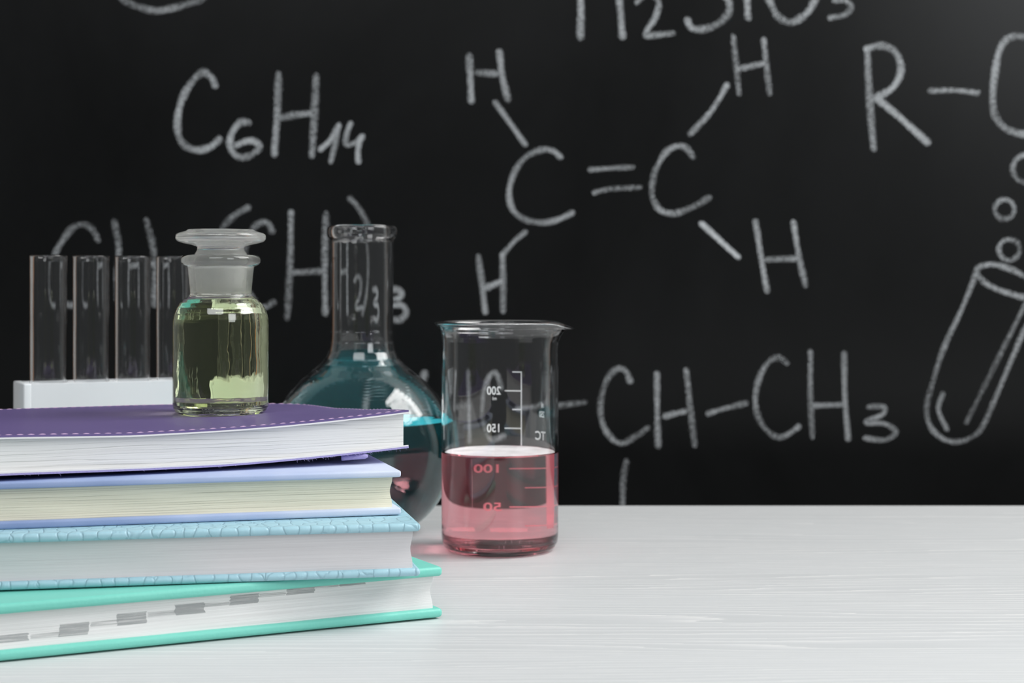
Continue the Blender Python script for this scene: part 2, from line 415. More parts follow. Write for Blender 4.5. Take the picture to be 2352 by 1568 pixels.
chalk('chalk_letter', 'B', [[(1532, 192), (1545, 330), (1560, 478)], [(1690, 208), (1702, 330), (1720, 478)], [(1562, 355), (1680, 328)]], f, .68, 17)
chalk('chalk_bond', 'B', [[(1372, 1152), (1555, 1320)]], f, .95, 17)
chalk('chalk_letter', 'B', [[(1647, 1142), (1675, 1320), (1705, 1492)], [(1842, 1147), (1870, 1320), (1903, 1465)], [(1700, 1335), (1850, 1330)]], f, .72, 17)
chalk('chalk_bond', 'B', [[(462, 1195), (405, 1242), (345, 1312)]], f, .62, 15)
chalk('chalk_letter', 'B', [[(222, 1325), (240, 1460), (256, 1600)], [(345, 1315), (348, 1450), (348, 1595)], [(262, 1480), (330, 1450)]], f, .76, 19)
f = formula('chalk R, dash and round letter at the upper right')
chalk('chalk_letter', 'C', [[(130, 162), (138, 330), (151, 483)], [(130, 160), (175, 150), (222, 172), (240, 232), (212, 288), (155, 322)], [(165, 325), (240, 388), (325, 465)]], f, .76)
chalk('chalk_bond', 'C', [[(337, 298), (410, 296), (490, 304)]], f, .62, 16)
chalk('chalk_letter', 'C', [[(760, 190), (720, 135), (650, 122), (600, 122), (566, 155), (548, 230), (540, 320), (550, 385), (590, 425), (660, 440), (730, 420), (765, 370)]], f, .7)
f = formula('chalk drawing of a tilted test tube with three bubbles at the right')
def ring(cx, cy, r, n=14): return [(cx + r * math.cos(6.2832 * k / n), cy + r * math.sin(6.2832 * k / n)) for k in range(n + 1)]
chalk('chalk_bubble', 'C', [ring(652, 552, 45)], f, .62, 16)
chalk('chalk_bubble', 'C', [ring(580, 685, 32)], f, .62, 15)
chalk('chalk_bubble', 'C', [ring(595, 817, 34)], f, .62, 15)
chalk('chalk_line', 'C', [[(485, 892), (500, 872), (550, 866), (620, 890), (690, 935), (710, 965), (660, 975), (580, 955), (520, 928), (485, 892)]], f, .66, 17)
chalk('chalk_line', 'C', [[(485, 900), (440, 1010), (380, 1140), (345, 1250), (325, 1330), (335, 1390), (370, 1430), (420, 1445), (470, 1430), (510, 1390), (580, 1230), (640, 1090), (705, 970)]], f, .60, 16)
chalk('chalk_line', 'C', [[(655, 980), (590, 1110), (500, 1290), (455, 1380)]], f, .52, 15)
chalk('chalk_line', 'C', [[(377, 1290), (363, 1340), (390, 1402)]], f, .6, 15)
f = formula('chalk chain formula of CH groups ending in CH3 above the table edge')
chalk('chalk_letter', 'P', [[(900, 880), (880, 855), (850, 880), (840, 940), (860, 1000), (905, 1000)]], f, .6)
chalk('chalk_letter', 'P', [[(975, 858), (962, 930), (955, 1010)], [(1045, 855), (1048, 930), (1050, 1010)], [(965, 935), (1045, 930)]], f, .6)
chalk('chalk_letter', 'P', [[(1152, 890), (1136, 856), (1112, 870), (1096, 920), (1098, 970), (1120, 1008), (1160, 1000)]], f, .66, 19)
chalk('chalk_bond', 'D', [[(190, 352), (300, 345), (455, 326)]], f, .62, 16)
chalk('chalk_letter', 'D', [[(652, 235), (632, 192), (595, 182), (552, 230), (527, 310), (527, 390), (555, 460), (610, 503), (670, 475), (728, 437)]], f, .62, 18)
chalk('chalk_letter', 'D', [[(768, 205), (769, 360), (773, 512)], [(895, 192), (912, 350), (930, 508)], [(805, 385), (885, 366)]], f, .66, 18)
chalk('chalk_bond', 'D', [[(992, 374), (1060, 352), (1152, 330)]], f, .6, 16)
chalk('chalk_letter', 'D', [[(1325, 155), (1290, 132), (1242, 160), (1203, 240), (1192, 330), (1215, 410), (1260, 463), (1310, 475), (1378, 432)]], f, .62, 17)
chalk('chalk_letter', 'D', [[(1430, 112), (1430, 290), (1438, 472)], [(1575, 118), (1578, 300), (1592, 482)], [(1450, 340), (1560, 336)]], f, .64, 17)
chalk('chalk_digit', 'D', [[(1682, 345), (1745, 345), (1740, 378), (1668, 412), (1750, 418), (1798, 455), (1750, 488), (1668, 480)]], f, .68, 16)
chalk('chalk_bond', 'D', [[(636, 582), (622, 660), (620, 760), (624, 840)]], f, .62, 18)
f = formula('chalk formula with a bracketed CH2 behind the test tubes and flask')
chalk('chalk_letter', 'F', [[(370, 305), (340, 248), (280, 218), (215, 248), (155, 330), (118, 400), (100, 500), (108, 610), (150, 680), (245, 690)]], f, .56, 19)
chalk('chalk_letter', 'F', [[(470, 205), (495, 350), (487, 500), (490, 680)], [(660, 200), (695, 340), (708, 500), (703, 685)], [(505, 460), (690, 450)]], f, .58, 19)
chalk('chalk_bracket', 'F', [[(1250, 122), (1180, 160), (1110, 235), (1065, 340), (1050, 480), (1075, 650)]], f, .54, 19)
chalk('chalk_letter', 'F', [[(1392, 255), (1365, 208), (1310, 215), (1262, 280), (1230, 400), (1240, 560), (1300, 690), (1345, 705), (1400, 678)]], f, .54, 19)
chalk('chalk_letter', 'F', [[(1505, 150), (1500, 450), (1482, 762)], [(1710, 160), (1703, 450), (1706, 735)], [(1525, 500), (1685, 492)]], f, .64, 19)
chalk('chalk_digit', 'F', [[(1830, 545), (1870, 520), (1910, 560), (1895, 630), (1845, 705), (1930, 705)]], f, .62, 17)
chalk('chalk_bracket', 'F', [[(1852, 68), (1905, 125), (1955, 225), (1990, 350), (2000, 500), (1975, 640), (1930, 740)]], f, .5, 17)
chalk('chalk_digit', 'F', [[(2080, 600), (2140, 605), (2150, 640), (2095, 680), (2160, 695), (2180, 740), (2140, 778), (2085, 770)]], f, .8, 20)

# ------------------------------------------------------------------ table
tb = empty('table', P(0, 620, 0), label='whitewashed wooden table with fine grain under the books and glassware', cat='table')
tb.location.z = 0
top = link('table_top', box_me(-900, 900, -260, 397, 718, 750, 1.2, 2), wood_table(), tb); autosmooth(top)
M_LEG = plain('white_leg_paint', (0.7, 0.71, 0.71), 0.5)
for sx in (-1, 1):
    for y in (-230, 325): link('leg', box_me(sx * 850 - 25, sx * 850 + 25, y, y + 50, 0, 718, 2, 2), M_LEG, tb, False)
for (a, b, c, d) in ((-825, 825, -225, -200), (-825, 825, 345, 370)): link('apron', box_me(a, b, c, d, 640, 718, 1, 1), M_LEG, tb, False)

# ------------------------------------------------------------------ books
def hardback(name, corner, yaw, roll, pitch, T, ct, cb, over, overr, L_, W_, mc, mp, label, bev=0.8, pitch_top=0.0):
    r = empty(name, P(*corner), (R(pitch), R(roll), R(yaw)), label, 'book')
    c = link('back_cover', box_me(-L_, 0, 0, W_, 0, cb, min(bev, cb * .45), 4), mc, r); autosmooth(c, 50)
    c = link('front_cover', box_me(-L_, 0, 0, W_, T - ct, T, min(bev, ct * .45), 4), mc, r); autosmooth(c, 50)
    # rounded spine on the far side
    n = 14; vv = []; ff = []
    for k in range(n + 1):
        a = -math.pi / 2 + math.pi * k / n
        for rad in (0, -1.6):
            for x in (-L_, 0): vv.append((x, W_ - 2 + (5 + rad) * math.cos(a) * 0.9, T / 2 + (T / 2 + rad - .02) * math.sin(a)))
    for k in range(n):
        a = 4 * k; b = a + 4
        ff += [(a, a + 1, b + 1, b), (a + 2, b + 2, b + 3, a + 3), (a, b, b + 2, a + 2), (a + 1, a + 3, b + 3, b + 1)]
    link('spine', fix(meshd(vv, ff)), mc, r)
    # page block: fore edge slightly hollow, gently uneven
    nx, nz = 60, 14; vv = []; ff = []
    x0, x1, y0, y1, z0, z1 = -L_ + overr, -overr, over, W_ - 1, cb, T - ct
    for (yy, hollow) in ((y0, 1), (y1, 0)):
        for j in range(nz + 1):
            for i in range(nx + 1):
                q = j / nz; x = x0 + (x1 - x0) * i / nx
                h = 1.0 * math.sin(math.pi * q) * hollow
                if i == nx: x += 0.25 * math.sin(q * 9) - 0.45 * math.sin(math.pi * q)
                vv.append((x, yy + h + 0.12 * math.sin(x * .11 + q * 5) * hollow, z0 + (z1 - z0) * q))
    st = (nx + 1) * (nz + 1)
    I = lambda s, i, j: s * st + j * (nx + 1) + i
    for j in range(nz):
        for i in range(nx):
            ff.append((I(0, i, j), I(0, i + 1, j), I(0, i + 1, j + 1), I(0, i, j + 1)))
            ff.append((I(1, i, j), I(1, i, j + 1), I(1, i + 1, j + 1), I(1, i + 1, j)))
        ff.append((I(0, nx, j), I(1, nx, j), I(1, nx, j + 1), I(0, nx, j + 1)))
        ff.append((I(0, 0, j), I(0, 0, j + 1), I(1, 0, j + 1), I(1, 0, j)))
    for i in range(nx):
        ff.append((I(0, i, 0), I(1, i, 0), I(1, i + 1, 0), I(0, i + 1, 0)))
        ff.append((I(0, i, nz), I(0, i + 1, nz), I(1, i + 1, nz), I(1, i, nz)))
    pb = link('page_block', fix(meshd(vv, ff)), mp, r); autosmooth(pb, 40)
    return r, pb

M_MINT = leather('mint_leatherette', (0.17, 0.58, 0.485), (0.21, 0.645, 0.54), 700, 0.42, 0.22)
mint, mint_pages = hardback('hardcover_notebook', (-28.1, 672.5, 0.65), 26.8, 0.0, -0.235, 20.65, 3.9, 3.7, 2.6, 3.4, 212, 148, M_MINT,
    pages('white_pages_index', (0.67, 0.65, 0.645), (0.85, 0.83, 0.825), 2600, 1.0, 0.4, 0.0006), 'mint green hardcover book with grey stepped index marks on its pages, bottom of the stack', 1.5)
M_CROC = croc('pale_blue_crocodile')
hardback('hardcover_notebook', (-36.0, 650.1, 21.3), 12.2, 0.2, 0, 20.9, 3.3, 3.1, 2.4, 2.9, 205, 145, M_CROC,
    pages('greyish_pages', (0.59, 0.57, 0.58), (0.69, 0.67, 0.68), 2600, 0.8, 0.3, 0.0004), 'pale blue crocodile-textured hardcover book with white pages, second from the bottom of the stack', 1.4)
M_CLOTH = watercolour_cloth()
hardback('hardcover_notebook', (-45.1, 671.9, 42.5), 16.0, 0.12, 0, 18.0, 2.7, 2.9, 3.0, 3.2, 200, 142, M_CLOTH,
    pages('cream_pages', (0.70, 0.66, 0.51), (0.87, 0.83, 0.66), 1700, 1.0, 0.6, 0.0009, 0.6, 1.05), 'blue and white cloth hardcover book with cream pages, under the purple notebook', 0.9)

# stepped grey index marks printed on the mint book's fore edge
def mark_mat(name, lo, hi):
    m, nt, out = mat(name)
    a = noise(nt, coords(nt, (60, 60, 3200)), 1.0, 3)
    al = ramp(nt, a, [(0.35, lo), (0.65, hi)])
    d = N(nt, 'ShaderNodeBsdfDiffuse'); d.inputs[0].default_value = (0.40, 0.405, 0.41, 1)
    t = N(nt, 'ShaderNodeBsdfTransparent'); mx = N(nt, 'ShaderNodeMixShader')
    L(nt, al, mx.inputs[0]); L(nt, t.outputs[0], mx.inputs[1]); L(nt, d.outputs[0], mx.inputs[2]); L(nt, mx.outputs[0], out.inputs[0]); return m
M_MARK = mark_mat('grey_index_ink', 0.25, 0.85); M_MARK2 = mark_mat('faint_index_ink', 0.05, 0.5)
def local_on_front(px, py, corner, yaw, over):
    c, s = math.cos(R(yaw)), math.sin(R(yaw))
    dx, dz = (px - 1176) / F, -(py - HOR) / F
    # point = t*(dx,1,dz) ; local y = over
    # local y = -(X-X0)*s + (Y-Y0)*c
    t = (over - corner[0] * s + corner[1] * c) / (-dx * s + c)
    X, Y = t * dx, t
    return ((X - corner[0]) * c + (Y - corner[1]) * s, CAMH + t * dz - corner[2])
for (cx, cy_, w, h, light) in ((32, 1465, 34, 8, 0), (170, 1445, 34, 13, 0), (305, 1420, 34, 13, 0), (437, 1398, 34, 12, 0), (562, 1376, 33, 11, 0), (690, 1354, 32, 10, 0), (808, 1339, 30, 5, 0),
                         (105, 1459, 34, 5, 1), (240, 1431, 32, 5, 1), (372, 1409, 32, 5, 1), (500, 1387, 30, 4.5, 1), (627, 1365, 30, 4, 1), (750, 1346, 28, 3, 1)):
    xa, za = local_on_front(cx - w, cy_ - h + 3, (-28.1, 672.5, 0.65), 26.8, 3.0)
    xb, zb = local_on_front(cx + w, cy_ + h - 3, (-28.1, 672.5, 0.65), 26.8, 3.0)
    xa, xb = min(xa, xb), max(xa, xb)
    zc, hz = (za + zb) / 2, abs(za - zb) / 2 + (h - 3 if h > 6 else 1) / F * 640 * 0.9
    hz = h / F * 650
    vv, ff = [], []; nz_, nx_ = 6, 6
    for j in range(nz_ + 1):
        z = zc - hz + 2 * hz * j / nz_; q = (z - 3.7) / (20.65 - 7.6)
        jit = rnd.uniform(-0.5, 0.5)
        for i in range(nx_ + 1):
            x = xa + jit + (xb - xa) * i / nx_
            vv.append((x, 2.6 + 1.0 * math.sin(math.pi * q) + 0.12 * math.sin(x * .11 + q * 5) - (0.06 if light else 0.1), z))
    for j in range(nz_):
        for i in range(nx_): a = j * (nx_ + 1) + i; ff.append((a, a + 1, a + nx_ + 2, a + nx_ + 1))
    link('index_mark', meshd(vv, ff), M_MARK2 if light else M_MARK, mint, False)

# purple soft notebook, its free corner curling up
PY = 25.0; PO = (-195.8, 631.0)      # front edge: starts here, runs right and back
pc, ps_ = math.cos(R(PY)), math.sin(R(PY))
def interp(x, xs, ys):
    if x <= xs[0]: return ys[0]
    for a, b, c, d in zip(xs, xs[1:], ys, ys[1:]):
        if x <= b:
            t = (x - a) / (b - a); t = t * t * (3 - 2 * t) * 0.35 + t * 0.65
            return c + (d - c) * t
    return ys[-1]
SMAX, TMAX, SMIN = 167.6, 145.0, -45.0
def pur_top(s, t):
    e = max(0.0, (s - 78) / 89.6) ** 1.6
    side = interp(t, (0, 25, 53, 99, 145), (4.9, 3.6, 1.5, -0.9, -2.0))
    base = interp(s, (-45, 0, 50, 86, 167), (79.3, 78.5, 77.4, 77.9, 78.0)) * (1 - t / 145) + 78.0 * (t / 145)
    return base + side * e
def pur_bot(s, t):
    e = max(0.0, (s - 80) / 87.6) ** 1.5
    side = interp(t, (0, 25, 53, 99, 145), (4.2, 2.8, 1.3, 0.2, 0.0))
    edge = max(0.0, 1 - t / 28) ** 1.6
    return 61.15 + interp(s, (-45, 0, 56, 167), (1.9, 2.0, 1.4, 1.4)) * edge + side * e
def smax(t, inset=0.0, rad=15.0):
    tm = TMAX - inset; m_ = SMAX - inset
    if t > tm - rad:
        d = min(rad, t - (tm - rad)); return m_ - (rad - math.sqrt(max(0, rad * rad - d * d)))
    return m_
pur = empty('soft_notebook', P(PO[0], PO[1], 61.8), (0, 0, R(PY)), 'purple soft-cover notebook with pink stitching lying on top of the book stack', 'book')
def slab(name, t0, inset, zlo, zhi, m, nx=110, nt_=50, wave=0.0):
    vv = []; ff = []
    tm = TMAX - inset
    for lay, fz in ((0, zlo), (1, zhi)):
        for j in range(nt_ + 1):
            q = j / nt_; q = 1 - (1 - q) ** 1.35
            t = t0 + (tm - t0) * q
            sm = smax(t, inset)
            for i in range(nx + 1):
                s = SMIN + (sm - SMIN) * i / nx
                vv.append((s, t + (wave * math.sin(s * .09 + lay) if j == 0 else 0), fz(s, t) - 61.8))
    st = (nx + 1) * (nt_ + 1)
    I = lambda s, i, j: s * st + j * (nx + 1) + i
    for j in range(nt_):
        for i in range(nx):
            ff.append((I(0, i, j), I(0, i, j + 1), I(0, i + 1, j + 1), I(0, i + 1, j)))
            ff.append((I(1, i, j), I(1, i + 1, j), I(1, i + 1, j + 1), I(1, i, j + 1)))
        ff.append((I(0, nx, j), I(0, nx, j + 1), I(1, nx, j + 1), I(1, nx, j)))
        ff.append((I(0, 0, j), I(1, 0, j), I(1, 0, j + 1), I(0, 0, j + 1)))
    for i in range(nx):
        ff.append((I(0, i, 0), I(0, i + 1, 0), I(1, i + 1, 0), I(1, i, 0)))
        ff.append((I(0, i, nt_), I(1, i, nt_), I(1, i + 1, nt_), I(0, i + 1, nt_)))
    o = link(name, fix(meshd(vv, ff)), m, pur); autosmooth(o, 45); return o
M_PURP = leather('purple_leatherette', (0.135, 0.10, 0.26), (0.155, 0.115, 0.285), 1100, 0.36, 0.12, 0.0002, 0.5)
M_LAV = leather('lavender_edge', (0.34, 0.30, 0.58), (0.42, 0.38, 0.66), 1500, 0.8, 0.4)
M_LINE = plain('white_lining', (0.80, 0.79, 0.80), 0.8)
slab('front_cover', 0, 0, lambda s, t: pur_top(s, t) - 0.75, pur_top, M_PURP)
slab('front_cover_lining', -0.15, -0.1, lambda s, t: pur_top(s, t) - 1.35, lambda s, t: pur_top(s, t) - 0.78, M_LINE)
slab('back_cover', 0, 0, pur_bot, lambda s, t: pur_bot(s, t) + 0.75, M_LAV)
slab('back_cover_lining', 0.1, 0.1, lambda s, t: pur_bot(s, t) + 0.78, lambda s, t: pur_bot(s, t) + 1.3, M_LINE)
slab('page_block', 1.9, 1.7, lambda s, t: pur_bot(s, t) + 1.32, lambda s, t: pur_top(s, t) - 1.37,
     pages('white_loose_pages', (0.68, 0.68, 0.675), (0.80, 0.80, 0.79), 1500, 1.0, 0.5, 0.0025, 0.55, 1.7), wave=0.15)
# spine at the left end, out past the picture
link('spine', box_me(SMIN - 1.5, SMIN, 0, TMAX, 0, 15.8, 0.5, 2), M_PURP, pur)
def stitches(path, zf, off, name='stitching'):
    vv, ff = [], []
    dense = []
    for a, b in zip(path, path[1:]):
        n = max(1, int(math.hypot(b[0] - a[0], b[1] - a[1]) / 0.3))
        dense += [(a[0] + (b[0] - a[0]) * k / n, a[1] + (b[1] - a[1]) * k / n) for k in range(n)]
    i = 0; stp = 14; gap = 5
    while i + stp - gap < len(dense):
        seg = dense[i:i + stp - gap + 1]
        base = len(vv); m_ = len(seg)
        for k, (x, y) in enumerate(seg):
            a = seg[max(0, k - 1)]; b = seg[min(m_ - 1, k + 1)]
            l = math.hypot(b[0] - a[0], b[1] - a[1]) or 1; nx_, ny_ = -(b[1] - a[1]) / l, (b[0] - a[0]) / l
            arch = 0.22 * math.sin(math.pi * k / (m_ - 1)) + 0.02
            wd = 0.26
            z = zf(x, y) - 61.8
            vv += [(x + nx_ * wd, y + ny_ * wd, z), (x, y, z + off * arch), (x - nx_ * wd, y - ny_ * wd, z)]
        for k in range(m_ - 1):
            a = base + 3 * k; ff += [(a, a + 3, a + 4, a + 1), (a + 1, a + 4, a + 5, a + 2)]
        i += stp
    return link(name, meshd(vv, ff), M_STITCH, pur)
M_STITCH = plain('pink_thread', (0.62, 0.42, 0.62), 0.7)
inn = 2.2
path = [(SMIN + 1, inn), (SMAX - inn, inn)] + [(smax(t, 0) - inn, t) for t in range(4, 148, 2)] + [(SMAX - 18, TMAX - inn), (SMIN + 1, TMAX - inn)]
stitches(path, lambda s, t: pur_top(s, t) + 0.02, 1)
# small fabric tab under the back cover and loose fibres
def tube_me(pts, rad, n=10):
    vv, ff = [], []
    for k, p in enumerate(pts):
        p = Vector(p); a = Vector(pts[max(0, k - 1)]); b = Vector(pts[min(len(pts) - 1, k + 1)])
        t = (b - a).normalized(); u = t.cross(Vector((0, 0, 1))); u = u.normalized() if u.length > 1e-4 else Vector((1, 0, 0)); v = t.cross(u)
        rr = rad(k / (len(pts) - 1)) if callable(rad) else rad
        for q in range(n):
            an = 2 * math.pi * q / n; vv.append(p + u * rr * math.cos(an) + v * rr * math.sin(an))
    for k in range(len(pts) - 1):
        for q in range(n): ff.append((k * n + q, k * n + (q + 1) % n, (k + 1) * n + (q + 1) % n, (k + 1) * n + q))
    ff += [tuple(range(n)), tuple(range((len(pts) - 1) * n, len(pts) * n))]
    return fix(meshd(vv, ff))
link('fabric_tab', tube_me([(139 + 1.15 * k, 4.5 - 0.45 * k, 1.5 + 0.09 * k) for k in range(10)], lambda q: 1.15 * min(1, 0.5 + (1 - q) * 5)), M_LAV, pur)
vv, ff = [], []
for k in range(90):
    s = rnd.uniform(SMIN, SMAX) if k < 30 else rnd.uniform(118, 166)
    base = len(vv); x, y, z = s, rnd.uniform(-0.1, 0.3), pur_bot(s, 0) - 61.8 + 0.1
    ang = rnd.uniform(0, 6.28); ln = rnd.uniform(0.8, 2.6)
    for q in range(6):
        t = q / 5
        p = Vector((x + ln * t * math.cos(ang) + 0.5 * math.sin(4 * t + ang), y - 0.5 * t, z - ln * 0.5 * t * t))
        vv += [p, p + Vector((0.03, 0, 0.07))]
    for q in range(5): a = base + 2 * q; ff.append((a, a + 1, a + 3, a + 2))
tag(link('loose_fibres', meshd(vv, ff), M_LAV, pur), kind='stuff')

# ------------------------------------------------------------------ glassware
def shine_mat(name, col, fac):       # sheet colour that stands in for bright light on a liquid's surface
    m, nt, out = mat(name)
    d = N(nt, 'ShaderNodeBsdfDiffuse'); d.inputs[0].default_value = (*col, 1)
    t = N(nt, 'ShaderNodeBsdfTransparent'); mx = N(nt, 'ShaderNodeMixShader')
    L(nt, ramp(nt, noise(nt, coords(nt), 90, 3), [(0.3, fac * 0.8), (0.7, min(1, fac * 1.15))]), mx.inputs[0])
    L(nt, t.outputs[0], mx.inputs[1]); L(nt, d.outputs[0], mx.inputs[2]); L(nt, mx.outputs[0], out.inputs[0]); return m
def glass_shell(outer, inner):     # outer from the base centre up to the rim, inner from the rim down to the inner base centre
    return outer + inner
# -- reagent bottle
bz = 78.1
bot = empty('reagent_bottle', P(-131.6, 745.8, bz), (0, 0, R(20)), 'small stoppered glass bottle of pale yellow-green liquid on the purple notebook', 'bottle')
outer = [(0, 0.8), (12, 0.7), (16.5, 0.25), (17.8, 0.02), (19.2, 0.2), (20.6, 1.2), (21.4, 2.8), (21.7, 5), (21.7, 20), (21.7, 40), (21.5, 43), (20.9, 45.8), (19.8, 48.4), (18.2, 50.6), (16.3, 52.2), (14.9, 53.0), (14.1, 53.8), (13.9, 54.8),
         (14.0, 57), (14.5, 62), (14.95, 66.3), (15.2, 67.1), (16.2, 67.3), (17.3, 67.9), (17.9, 69.0), (18.0, 70.0), (17.7, 71.2), (16.9, 72.0), (15.6, 72.3), (14.0, 72.3), (12.9, 72.1), (12.5, 71.6)]
inner_wall = [(12.3, 70.5), (11.9, 66), (11.4, 60), (11.0, 55.6)]
inner = [(11.2, 54.6), (12.2, 53.2), (14.2, 51.6), (16.4, 50.0), (18.1, 47.9), (19.2, 45.3), (19.8, 42.0), (19.9, 39), (19.9, 20), (19.9, 8), (19.7, 5.8), (18.9, 4.4), (17.2, 3.6), (12, 3.4), (6, 3.9), (0, 4.3)]
body = link('bottle_body', lathe(outer + inner_wall + inner, 160), M_BOTTLE, bot)
body.data.materials.append(M_FROST)
for p in body.data.polygons:       # the ground neck: inner wall of the mouth
    c = p.center; rr = math.hypot(c.x, c.y) * 1000
    if rr < 12.6 and c.z * 1000 > 54.9: p.material_index = 1
LZ = 52.4
liq = [(0, 4.32), (6, 3.92), (12, 3.42), (17.23, 3.62), (18.95, 4.38), (19.75, 5.8), (19.95, 8), (19.95, 20), (19.95, 39), (19.85, 42.0), (19.25, 45.3), (18.15, 47.9), (16.45, 50.0), (14.25, 51.65), (13.3, LZ), (12.6, LZ - 0.25), (11, LZ - 0.4), (0, LZ - 0.4)]
link('liquid', lathe(liq, 160), M_YELLOW, bot)
stp = [(0, 57.2), (9.6, 57.2), (10.4, 57.8), (10.75, 58.8), (11.2, 62), (11.75, 67), (12.1, 71), (12.0, 72.2), (11.6, 73.2), (10.9, 74.2), (10.6, 75.2), (10.8, 76.1), (13.0, 76.9), (17.0, 77.7), (19.4, 78.5), (20.3, 79.5), (20.45, 80.5), (20.2, 81.6), (19.2, 82.3), (17.3, 82.8), (15.6, 83.3), (15.0, 83.9), (13, 83.95), (0, 84.1)]
so = link('stopper', lathe(stp, 160), M_FROST2, bot); so.data.materials.append(M_FROST)
for p in so.data.polygons:
    if p.center.z * 1000 < 72.5: p.material_index = 1

bot.scale = (0.988,) * 3
# -- boiling flask
fl = empty('boiling_flask', P(-82.5, 907, 0.05), (0, 0, 0), 'round flask with long neck half filled with teal liquid, behind the books', 'flask')
FC, FR = 45.5, 51.0
def sphere_prof(Rr, c, z0, z1, n):
    o = []
    a0, a1 = math.asin((z0 - c) / Rr), math.asin((z1 - c) / Rr)
    for k in range(n + 1):
        a = a0 + (a1 - a0) * k / n; o.append((Rr * math.cos(a), c + Rr * math.sin(a)))
    return o
outer = [(0, 0.9), (12, 0.6), (19, 0.05), (22.5, 0.3)] + sphere_prof(FR, FC, 2.3, 86.5, 46) + [(26.2, 90.0), (22.9, 92.6), (20.2, 95.6), (18.5, 99.4), (17.6, 104), (17.2, 110), (17.2, 130), (17.2, 150), (17.2, 159.5), (17.6, 161.0), (18.7, 161.9), (19.2, 163.5), (19.3, 165.5), (19.0, 167.2), (18.2, 168.2), (17.0, 168.5), (16.0, 168.0), (15.6, 167.0), (15.5, 165)]
wt = 1.6
inner = [(15.5, 150), (15.5, 130), (15.5, 110.5), (15.9, 104.5), (16.8, 99.2), (18.9, 94.4), (21.7, 91.2), (25.0, 88.6)] + sphere_prof(FR - wt, FC, 3.6, 85.0, 46)[::-1] + [(21.5, 2.4), (12, 2.1), (0, 2.3)]
link('flask_glass', lathe(outer + inner, 160), M_GLASS, fl)
FL = 61.5
sp = sphere_prof(FR - wt + 0.06, FC, 3.56, FL, 40)
liq = [(0, 2.26), (12, 2.06), (21.6, 2.36)] + sp + [(sp[-1][0] - 0.8, FL - 0.5), (sp[-1][0] - 2.2, FL - 0.9), (sp[-1][0] - 5, FL - 1.1), (0, FL - 1.1)]
link('liquid', lathe(liq, 160), M_TEAL, fl)
rr_ = sp[-1][0]
link('surface_shine', lathe([(0, FL - 0.95), (rr_ - 5, FL - 0.95), (rr_ - 2.2, FL - 0.75), (rr_ - 1.0, FL - 0.4), (rr_ - 1.0, FL - 0.32), (rr_ - 2.2, FL - 0.62), (rr_ - 5, FL - 0.8), (0, FL - 0.8)], 96), shine_mat('cyan_surface_shine', (0.06, 0.62, 0.72), 0.6), fl)  # added sheet, cyan brightness of the lit surface painted on

# -- beaker
BX, BY = -6.2, 847.7
bk = empty('beaker', P(BX, BY, 0.05), (0, 0, 0), 'tall glass beaker half full of pink liquid with mirrored white graduations', 'beaker')
def spout(r, z, a):        # rim pulled out into a lip on the right
    aa = math.atan2(math.sin(a + 0.12), math.cos(a + 0.12))
    k = math.exp(-(aa / 0.35) ** 2)
    h = max(0.0, min(1.0, (z - 103.5) / 12.5)); h = h * h
    rr = r + 5.0 * k * h * (1.0 if z > 100 else 0)
    side = math.exp(-((abs(aa) - 0.62) / 0.28) ** 2)
    rr -= 1.2 * side * h
    zz = z - 3.2 * k * max(0, (z - 113.0) / 3.5)
    return (rr * math.cos(a), rr * math.sin(a), zz)
outer = [(0, 1.2), (16, 1.0), (22, 0.3), (24.5, 0.02), (26.4, 0.5), (28.3, 2.0), (29.5, 4.4), (29.9, 7.2), (30.0, 12), (30.0, 40), (30.0, 70), (30.0, 92), (30.0, 103), (30.05, 107), (30.2, 109.5), (30.6, 111.6), (31.3, 113.5), (32.2, 114.9), (32.9, 115.3), (33.45, 115.75), (33.6, 116.3), (33.35, 116.85), (32.7, 117.1), (32.05, 116.95), (31.7, 116.5)]
inner = [(31.3, 115.7), (30.4, 114.4), (29.5, 112.6), (29.0, 110.4), (28.75, 107), (28.7, 103), (28.7, 92), (28.7, 70), (28.7, 40), (28.7, 13), (28.5, 9.3), (27.7, 6.8), (26.0, 4.7), (23.0, 3.6), (16, 3.2), (0, 3.4)]
link('beaker_glass', lathe(outer + inner, 192, mod=spout), M_GLASS, bk)
BL = 50.9
liq = [(0, 3.36), (16, 3.16), (23.05, 3.56), (26.05, 4.66), (27.76, 6.78), (28.56, 9.3), (28.76, 13), (28.76, 40), (28.76, BL), (28.2, BL - 0.5), (27.2, BL - 0.9), (25, BL - 1.1), (0, BL - 1.1)]
link('liquid', lathe(liq, 192), M_PINK, bk)
link('surface_shine', lathe([(0, BL - 0.95), (25.5, BL - 0.95), (27.3, BL - 0.75), (28.2, BL - 0.35), (28.2, BL - 0.3), (27.3, BL - 0.62), (25.5, BL - 0.8), (0, BL - 0.8)], 96), shine_mat('pale_surface_shine', (0.86, 0.84, 0.85), 0.8), bk)  # added sheet, white shine of the liquid surface painted on
